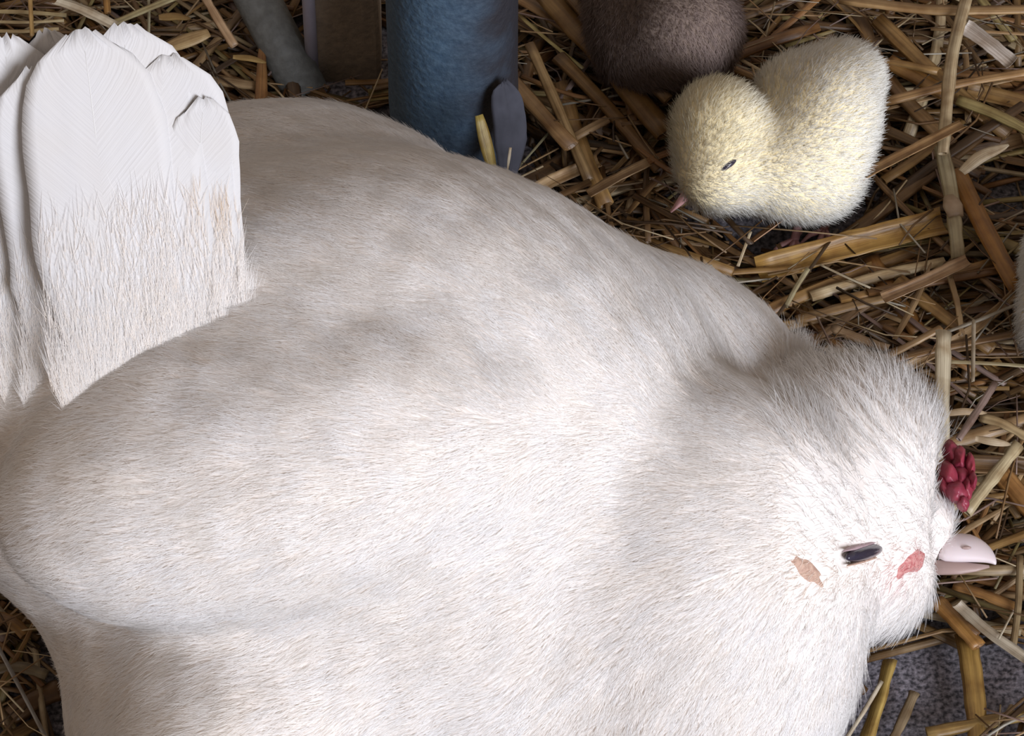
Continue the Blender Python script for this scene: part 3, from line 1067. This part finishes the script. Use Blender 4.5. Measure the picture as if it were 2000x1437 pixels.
# traced stalks: pixel path with heights (cm), width px, colour, kind, label
TR = [
    ([(1892, -20, 2.6), (1858, 105, 2.8), (1841, 300, 2.9)], 27, PALE, 'tube', 'long pale upright straw stalk right of the chick, reaching the top edge'),
    ([(1838, 285, 2.4), (1858, 375, 2.3), (1872, 505, 2.0)], 31, (0.50, 0.45, 0.30), 'tube', 'pale knotted straw stalk continuing below the slanting tan one right of the chick'),
    ([(1882, 243, 3.3), (1770, 300, 3.2), (1640, 368, 3.0)], 30, (0.50, 0.32, 0.15), 'split', 'slanting tan split straw resting against the chick at its lower right'),
    ([(1843, 432, 1.6), (1660, 478, 1.6), (1480, 528, 1.3)], 58, (0.46, 0.28, 0.075), 'split', 'broadest golden straw blade below the chick, running to the hen\'s back'),
    ([(1892, 508, 2.3), (1800, 552, 2.2), (1725, 583, 2.0)], 30, (0.50, 0.34, 0.20), 'split', 'peach tan split straw under the knotted stalk at the right'),
    ([(1740, 578, 1.6), (1650, 600, 1.5), (1555, 625, 1.3)], 30, (0.40, 0.27, 0.13), 'tube', 'dull tan straw with a frayed end just above the hen\'s shoulder'),
    ([(1843, 648, 3.4), (1841, 760, 3.5), (1838, 890, 3.2)], 33, CREAM, 'tube', 'thick cream straw stub standing above the hen\'s comb'),
    ([(1944, 748, 3.6), (1905, 808, 4.2), (1872, 858, 4.8)], 15, MAUVE, 'tube', 'thin mauve brown straw pointing at the top of the comb'),
    ([(1990, 868, 2.6), (1940, 932, 2.6), (1886, 1000, 2.5)], 25, (0.58, 0.50, 0.32), 'tube', 'pale straw stalk running from the right edge to the forehead of the hen'),
    ([(1868, 335, 1.9), (1925, 450, 1.8), (1990, 570, 1.6)], 50, (0.42, 0.21, 0.05), 'tube', 'wide orange brown straw slanting down to the right edge'),
    ([(1878, 335, 2.9), (1915, 302, 3.1), (1970, 282, 3.0)], 30, (0.74, 0.66, 0.50), 'blade', 'short cream curled straw leaf at the right edge'),
    ([(1882, 52, 2.7), (1928, 84, 2.7), (1976, 124, 2.5)], 36, (0.55, 0.50, 0.46), 'split', 'greyish split straw with two white rims in the top right corner'),
    ([(1640, -2, 2.2), (1820, 22, 2.3), (2030, 18, 2.2)], 34, (0.40, 0.26, 0.12), 'tube', 'brown straw lying level along the top edge at the right'),
    ([(1725, 200, 2.0), (1860, 165, 2.2), (2020, 138, 2.2)], 24, (0.46, 0.29, 0.13), 'tube', 'tan orange straw crossing behind the long pale stalk'),
    ([(1735, 120, 1.6), (1800, 155, 1.6), (1850, 185, 1.5)], 40, (0.33, 0.18, 0.055), 'tube', 'dark orange straw right of the chick\'s rump'),
    ([(1870, 195, 1.9), (1940, 220, 1.9), (2020, 262, 1.8)], 26, OLIVE, 'tube', 'olive straw below the greyish split one at the right'),
    ([(2020, 580, 2.9), (1930, 618, 2.7), (1850, 648, 2.5)], 9, GREY, 'tube', 'thin grey straw slanting above the cream stub'),
    ([(1578, 525, 1.9), (1556, 558, 1.8), (1534, 600, 1.6)], 12, (0.48, 0.44, 0.28), 'tube', 'short greenish straw bent against the hen\'s back'),
    ([(1602, 517, 2.2), (1650, 540, 2.1), (1700, 562, 1.9)], 6, (0.55, 0.50, 0.38), 'tube', 'hair-thin pale straw below the broad golden blade'),
    ([(1838, 640, 2.3), (1780, 672, 2.1), (1715, 705, 1.8)], 24, (0.48, 0.33, 0.17), 'tube', 'tan straw slanting left from the top of the cream stub'),
    ([(1700, 505, 1.1), (1740, 570, 1.1), (1795, 650, 1.0)], 42, (0.34, 0.17, 0.05), 'tube', 'orange brown straw under the peach tan split one'),
    ([(1855, 540, 1.8), (1870, 590, 1.8), (1879, 655, 1.7)], 13, TAN, 'tube', 'thin tan straw hanging below the knotted stalk'),
    ([(1902, 625, 2.9), (1901, 680, 2.9), (1900, 745, 2.8)], 9, (0.52, 0.46, 0.36), 'tube', 'short thin upright straw crossing the thin grey one'),
    ([(1845, 706, 2.0), (1930, 709, 2.0), (2020, 716, 1.9)], 9, (0.48, 0.42, 0.25), 'tube', 'thin level straw right of the cream stub'),
    ([(1625, 640, 1.5), (1670, 658, 1.5), (1735, 682, 1.4)], 22, (0.36, 0.25, 0.15), 'tube', 'brown straw lying above the crest of the hen'),
    ([(1688, 690, 2.2), (1712, 722, 2.6), (1738, 768, 4.6)], 9, (0.52, 0.38, 0.30), 'tube', 'thin pinkish straw poking into the crest of the hen'),
    ([(1915, 815, 2.2), (1955, 824, 2.3), (2020, 862, 2.2)], 24, (0.54, 0.42, 0.24), 'tube', 'pale tan straw at the right edge above the pale stalk'),
    ([(1843, 808, 2.6), (1880, 802, 2.6), (1928, 806, 2.4)], 15, (0.58, 0.46, 0.30), 'blade', 'short pale straw chip right of the cream stub'),
    ([(1905, 856, 3.2), (1940, 862, 3.2), (1975, 868, 3.0)], 16, (0.62, 0.52, 0.36), 'blade', 'short pale straw chip beside the comb'),
    ([(1955, 925, 1.7), (1985, 960, 1.6), (2030, 1010, 1.5)], 44, (0.42, 0.22, 0.07), 'tube', 'stout orange straw leaving the picture right of the comb'),
    ([(1828, 1172, 1.4), (1865, 1210, 1.4), (1912, 1262, 1.3)], 40, (0.40, 0.21, 0.06), 'tube', 'orange brown straw leading down from the chin of the hen'),
    ([(1887, 1238, 0.9), (1902, 1340, 0.9), (1913, 1470, 0.8)], 42, (0.44, 0.28, 0.08), 'tube', 'golden straw stalk standing upright on the bare floor at the lower right'),
    ([(1868, 1180, 1.8), (1925, 1232, 1.7), (2010, 1292, 1.5)], 26, (0.52, 0.47, 0.38), 'split', 'grey cream split straw slanting to the lower right edge'),
    ([(1738, 1290, 1.0), (1718, 1365, 1.0), (1690, 1450, 0.9)], 30, (0.50, 0.36, 0.11), 'tube', 'yellow straw stalk against the breast of the hen at the bottom edge'),
    ([(1722, 1330, 1.3), (1690, 1385, 1.3), (1648, 1450, 1.1)], 9, (0.66, 0.60, 0.48), 'tube', 'thin whitish straw between the yellow stalk and the hen'),
    ([(1786, 1352, 0.6), (1768, 1395, 0.6), (1742, 1450, 0.5)], 20, (0.30, 0.23, 0.14), 'tube', 'dull brown straw right of the yellow stalk at the bottom edge'),
    ([(1992, 1085, 1.4), (1990, 1180, 1.4), (1978, 1268, 1.2)], 14, (0.36, 0.28, 0.16), 'tube', 'thin brown upright straw at the right edge below the beak'),
    ([(1810, 1432, 0.9), (1900, 1415, 0.9), (2020, 1392, 0.8)], 28, (0.42, 0.29, 0.10), 'tube', 'golden straw across the bottom right corner'),
    ([(1978, 1195, 1.9), (1966, 1218, 1.9), (1950, 1248, 1.7)], 5, (0.70, 0.65, 0.52), 'tube', 'tiny bright straw fibre over the bare floor'),
    ([(1835, 1112, 1.2), (1910, 1114, 1.3), (2020, 1112, 1.2)], 22, (0.36, 0.28, 0.17), 'tube', 'grey brown straw lying level just under the beak'),
    ([(1862, 1143, 1.1), (1920, 1160, 1.1), (1985, 1188, 1.0)], 36, (0.36, 0.19, 0.06), 'tube', 'rusty straw lying below the level grey brown one'),
    ([(1470, 470, 1.6), (1500, 448, 1.8), (1538, 420, 2.0)], 17, (0.55, 0.34, 0.20), 'split', 'short peach split straw at the feet of the chick'),
    ([(1466, 452, 1.7), (1455, 482, 1.6), (1441, 520, 1.4)], 7, (0.70, 0.60, 0.42), 'tube', 'thin bright straw hooked down from the chick\'s feet'),
    # around the blue post
    ([(1058, -20, 2.6), (1170, 100, 2.4), (1300, 262, 2.0)], 58, (0.25, 0.145, 0.05), 'tube', 'widest brown straw of the bundle between blue post and chick'),
    ([(1034, 85, 2.5), (1085, 200, 2.2), (1150, 352, 1.6)], 23, (0.33, 0.22, 0.10), 'tube', 'tan straw nearest the blue post, slanting down to the hen'),
    ([(1110, -10, 3.0), (1190, 80, 2.9), (1305, 195, 2.6)], 26, (0.27, 0.165, 0.07), 'tube', 'brown straw at the right rim of the bundle beside the dusky chick'),
    ([(1090, 110, 1.9), (1180, 200, 1.8), (1290, 330, 1.5)], 34, (0.22, 0.125, 0.045), 'tube', 'dark brown straw in the middle of the bundle by the blue post'),
    ([(1268, 318, 2.6), (1210, 346, 2.5), (1150, 380, 2.2)], 30, (0.44, 0.30, 0.15), 'split', 'tan split straw with a pale rim, between chick and hen\'s back'),
    ([(936, 225, 6.6), (950, 280, 5.8), (968, 352, 4.6)], 27, (0.44, 0.35, 0.10), 'blade', 'olive gold straw blade in front of the blue post'),
    ([(997, 288, 6.0), (993, 318, 5.6), (989, 352, 4.8)], 7, (0.66, 0.62, 0.50), 'tube', 'tiny pale straw beside the dark feather'),
    ([(1075, 255, 1.5), (1045, 290, 1.5), (1010, 330, 1.4)], 6, (0.30, 0.29, 0.18), 'tube', 'thin greenish straw right of the dark feather'),
    # top left, behind the tail
    ([(408, 62, 3.2), (360, 78, 3.2), (308, 98, 3.0)], 36, (0.66, 0.50, 0.26), 'blade', 'bright cream straw chip behind the tail of the hen'),
    ([(392, -20, 3.4), (425, 38, 3.2), (458, 90, 3.0)], 20, (0.52, 0.36, 0.22), 'tube', 'pinkish tan straw slanting down beside the cream chip'),
    ([(108, 2, 4.4), (160, 20, 4.4), (224, 52, 4.2)], 30, (0.82, 0.76, 0.62), 'split', 'whitish straw sheaf leaf touching the tip of the tail'),
    ([(345, -6, 3.8), (280, 20, 3.9), (215, 48, 4.0)], 16, (0.45, 0.40, 0.22), 'tube', 'olive straw meeting the whitish leaf at the tail tip'),
    ([(-20, 22, 3.4), (60, 24, 3.4), (130, 30, 3.3)], 10, (0.66, 0.56, 0.32), 'tube', 'uppermost thin yellow straw in the top left corner'),
    ([(-20, 42, 3.2), (50, 44, 3.3), (125, 40, 3.3)], 9, (0.68, 0.58, 0.36), 'tube', 'second thin yellow straw in the top left corner'),
    ([(-20, 60, 3.2), (40, 62, 3.2), (115, 56, 3.3)], 9, (0.62, 0.50, 0.28), 'tube', 'third thin yellow straw in the top left corner'),
    ([(58, -20, 3.9), (60, 20, 3.9), (63, 72, 3.7)], 13, (0.60, 0.40, 0.16), 'tube', 'golden upright straw crossing the thin ones in the top left corner'),
    ([(206, -20, 3.4), (208, 2, 3.4), (210, 26, 3.3)], 16, (0.44, 0.24, 0.07), 'tube', 'orange upright straw at the top edge behind the tail tip'),
    ([(290, -20, 3.6), (291, 30, 3.6), (290, 75, 3.4)], 7, (0.50, 0.48, 0.34), 'tube', 'thin upright greenish straw behind the tail'),
    ([(310, 32, 2.2), (345, 28, 2.2), (372, 36, 2.2)], 28, (0.44, 0.29, 0.10), 'blade', 'golden straw chip above the bright cream one'),
    ([(455, 110, 2.2), (490, 112, 2.2), (520, 122, 2.1)], 16, (0.54, 0.38, 0.14), 'blade', 'yellow straw chip left of the grey bar'),
    ([(395, 160, 1.5), (430, 158, 1.5), (500, 168, 1.4)], 32, (0.44, 0.32, 0.18), 'tube', 'tan straw between the tail and the back of the hen'),
    # lower left corner
    ([(-20, 1232, 1.8), (40, 1345, 1.7), (100, 1460, 1.4)], 11, (0.40, 0.40, 0.40), 'tube', 'thin grey straw slanting through the lower left corner'),
    ([(-20, 1200, 1.3), (20, 1210, 1.3), (52, 1240, 1.2)], 34, (0.36, 0.20, 0.06), 'tube', 'orange brown straw below the rear of the hen'),
    ([(-20, 1310, 1.2), (40, 1300, 1.2), (92, 1318, 1.1)], 28, (0.26, 0.22, 0.14), 'tube', 'dull olive straw in the lower left corner'),
    ([(20, 1400, 0.8), (70, 1365, 0.8), (118, 1345, 0.8)], 44, (0.16, 0.09, 0.035), 'tube', 'dark brown straw in the lower left corner'),
]
for i, (pp, w, c, kind, label) in enumerate(TR):
    o = straw([W(x, y, z / 100.0) for x, y, z in pp], w * PX, c, label, None, kind, 100 + i, seg=10)

# the swollen joint of the knotted stalk
kn = [o for o in COL.objects if o.get('label', '').startswith('pale knotted')][0]
kc = W(1861, 402, 0.0225) - np.array(kn.location)
v, f = tube([kc + np.array([-0.0006, 0.004, 0.0]), kc, kc + np.array([0.0008, -0.005, 0])], [0.0026, 0.0036, 0.0027], 10, 0.6)
me = mesh_from('joint', v, f, True, np.zeros((len(v), 2)), np.tile((0.40, 0.32, 0.24, 1), (len(v), 1)))
link('joint', me, kn, M_STRAW)

# bare patches of floor, seen at these pixels
BARE = [(W(1770, 1370, 0), 0.016), (W(1760, 1280, 0), 0.010), (W(1960, 1340, 0), 0.012), (W(1965, 1220, 0), 0.006), (W(1970, 385, 0), 0.010), (W(1800, 1440, 0), 0.016)]
POSTS = [(W(888, 318, 0), 0.027), (W(678, 120, 0), 0.020)]


GX, GY, GS = -0.30, -0.30, 0.002
_gx, _gy = np.meshgrid(GX + GS * np.arange(301), GY + GS * np.arange(331), indexing='ij')
OCC = np.full(_gx.shape, 9.0)
for _z in (0.004, 0.012, 0.020):
    _p = np.stack([_gx, _gy, np.full(_gx.shape, _z)], -1).reshape(-1, 3)
    OCC = np.minimum(OCC, np.minimum(H(_p) - 0.002, CH(_p) - 0.001).reshape(_gx.shape))


def free(P):
    i = np.clip(((P[:, 0] - GX) / GS + 0.5).astype(int), 0, 300)
    j = np.clip(((P[:, 1] - GY) / GS + 0.5).astype(int), 0, 330)
    if OCC[i, j].min() < 0:
        return False
    for c, r in BARE + POSTS:
        if (np.hypot(P[:, 0] - c[0], P[:, 1] - c[1]) < r).any():
            return False
    return True


PAL = [(GOLD, .22), (BROWN, .26), (ORANGE, .14), (TAN, .16), (OLIVE, .08), (DARK, .06), (PALE, .05), (MAUVE, .03)]
PC = np.array([p_[1] for p_ in PAL])
PC /= PC.sum()


def random_straw(zlo, zhi, Lr, x0, x1, y0, y1):
    L = random.uniform(*Lr)
    a = random.choice([random.uniform(0, math.pi), random.gauss(0.35, 0.4), random.gauss(-0.7, 0.4)])
    c = np.array([random.uniform(x0, x1), random.uniform(y0, y1), random.uniform(zlo, zhi)])
    d = np.array([math.cos(a), math.sin(a), random.gauss(0, 0.06)])
    s = np.array([-d[1], d[0], 0]) * random.gauss(0, 0.06) * L
    P = np.stack([c - d * L / 2, c + s, c + d * L / 2])
    P[:, 2] = np.maximum(P[:, 2], 0.0015)
    return P


def dense(P):
    t = np.linspace(0, 1, 12)[:, None]
    return np.concatenate([P[0] + (P[1] - P[0]) * t, P[1] + (P[2] - P[1]) * t])


# individual loose stalks in view
NAMES = {0: 'golden brown', 1: 'dark brown', 2: 'rusty orange', 3: 'tan', 4: 'olive', 5: 'blackish brown', 6: 'pale cream', 7: 'mauve brown'}
LOOSE = []
made = 0
tries = 0
while made < 215 and tries < 9000:
    tries += 1
    P = random_straw(0.005, 0.017, (0.035, 0.09), -0.19, 0.19, -0.16, 0.19)
    Q = dense(P)
    qx, qy = pix(Q)
    if not ((qx > 0) & (qx < 2000) & (qy > 0) & (qy < 1437)).mean() > 0.5:
        continue
    # the hen must not hide it
    vis = 0
    for m in (3, 8, 12, 16, 21):
        ln = CAM + (Q[m] - CAM) * np.linspace(0.78, 0.995, 40)[:, None]
        vis += float(H(ln).min() > 0.001)
    if vis < 2 or not free(Q):
        continue
    ci = rng.choice(len(PAL), p=PC)
    c = np.array(PAL[ci][0]) * random.uniform(0.8, 1.25)
    w = random.choice([0.0016, 0.0024, 0.003, 0.004, 0.0055]) * random.uniform(0.8, 1.2)
    kind = random.choice(['tube', 'tube', 'tube', 'split', 'blade'])
    LOOSE.append((P, w, c, ci, kind))
    made += 1

def place_words(x, y):
    if x < 620:
        return 'behind the tail' if y < 400 else 'in the lower left corner'
    if x < 1060:
        return 'by the posts'
    if x < 1290:
        return 'left of the dusky chick' if y < 150 else 'between blue post and chick'
    if x < 1480:
        return 'under the beak of the chick' if y > 300 else 'beside the dusky chick'
    if y < 100:
        return 'at the top edge above the chick' if x < 1860 else 'in the top right corner'
    if y < 300:
        return 'between the chick and the long pale stalk' if x < 1850 else 'right of the long pale stalk'
    if y < 450:
        return 'just below the chick' if x < 1850 else 'right of the knotted stalk'
    if y < 580:
        return 'under the broad golden blade' if x < 1760 else 'near the white chick'
    if y < 700:
        return 'above the crest of the hen' if x < 1800 else 'above the cream stub'
    if y < 850:
        return 'beside the cream stub'
    if y < 1020:
        return 'right of the comb'
    if y < 1180:
        return 'under the beak of the hen'
    return 'in the lower right corner'


def lean_words(P):
    (x0, x1), (y0, y1) = [q[[0, -1]] for q in pix(P)]
    a = math.degrees(math.atan2(-(y1 - y0), x1 - x0)) % 180
    if a < 20 or a > 160:
        return 'level'
    if 70 < a < 110:
        return 'upright'
    return 'right-leaning' if a <= 70 else 'left-leaning'


for i, (P, w, c, ci, kind) in enumerate(LOOSE):
    Q = dense(P)
    qx, qy = pix(Q)
    m = (qx > 0) & (qx < 2000) & (qy > 0) & (qy < 1437)
    sz = 'thin' if w < 0.0022 else ('wide' if w > 0.0042 else 'middling')
    noun = {'tube': 'straw stalk', 'split': 'split straw', 'blade': 'straw leaf'}[kind]
    pl = place_words(qx[m].mean(), qy[m].mean())
    straw(P, w, c, 'loose %s %s %s %s %s' % (sz, lean_words(P), NAMES[ci], noun, pl), 'loose straws ' + pl, kind, 1000 + i, seg=6)

# everything deeper and beyond the frame: litter nobody could count
SV, SF, SU, SC = [], [], [], []
off = 0
n_ = 0
tries = 0
while n_ < 8500 and tries < 40000:
    tries += 1
    inner = n_ < 4200
    if inner:
        P = random_straw(0.001, 0.010, (0.02, 0.07), -0.24, 0.24, -0.22, 0.26)
    else:
        P = random_straw(0.001, 0.012, (0.04, 0.11), -0.55, 0.55, -0.45, 0.60)
    if not free(P if not inner else dense(P)[::3]):
        continue
    w = random.choice([0.001, 0.0018, 0.0025, 0.0035]) * random.uniform(0.8, 1.3)
    V, F, UV = straw_geo(P, w, 'tube', 5, 2, n_, 0.5)
    ci = rng.choice(len(PAL), p=PC)
    c = np.array(PAL[ci][0]) * random.uniform(0.38, 0.8)
    SV.append(V)
    SF += [tuple(i + off for i in f) for f in F]
    SU.append(UV)
    SC.append(np.tile((*c, 1), (len(V), 1)))
    off += len(V)
    n_ += 1
for i in range(1500):                      # fine chaff
    P = random_straw(0.010, 0.019, (0.012, 0.05), -0.20, 0.20, -0.17, 0.22)
    if not free(dense(P)[::4]):
        continue
    V, F, UV = straw_geo(P, random.uniform(0.0004, 0.001), 'tube', 4, 2, 9000 + i, 0.6)
    c = np.array(random.choice([TAN, PALE, BROWN, BROWN, GREY, MAUVE, DARK])) * random.uniform(0.5, 1.0)
    SV.append(V)
    SF += [tuple(k + off for k in f) for f in F]
    SU.append(UV)
    SC.append(np.tile((*c, 1), (len(V), 1)))
    off += len(V)
lit = link('straw_litter', mesh_from('straw_litter', np.concatenate(SV), SF, True, np.concatenate(SU), np.concatenate(SC)), None, M_STRAW)
tag(lit, 'deep layer of short brown and golden straw bits covering the floor', 'straw', kind='stuff')
print('individual straws', len(TR) + made, 'litter', n_, 'hen faces', len(hf))
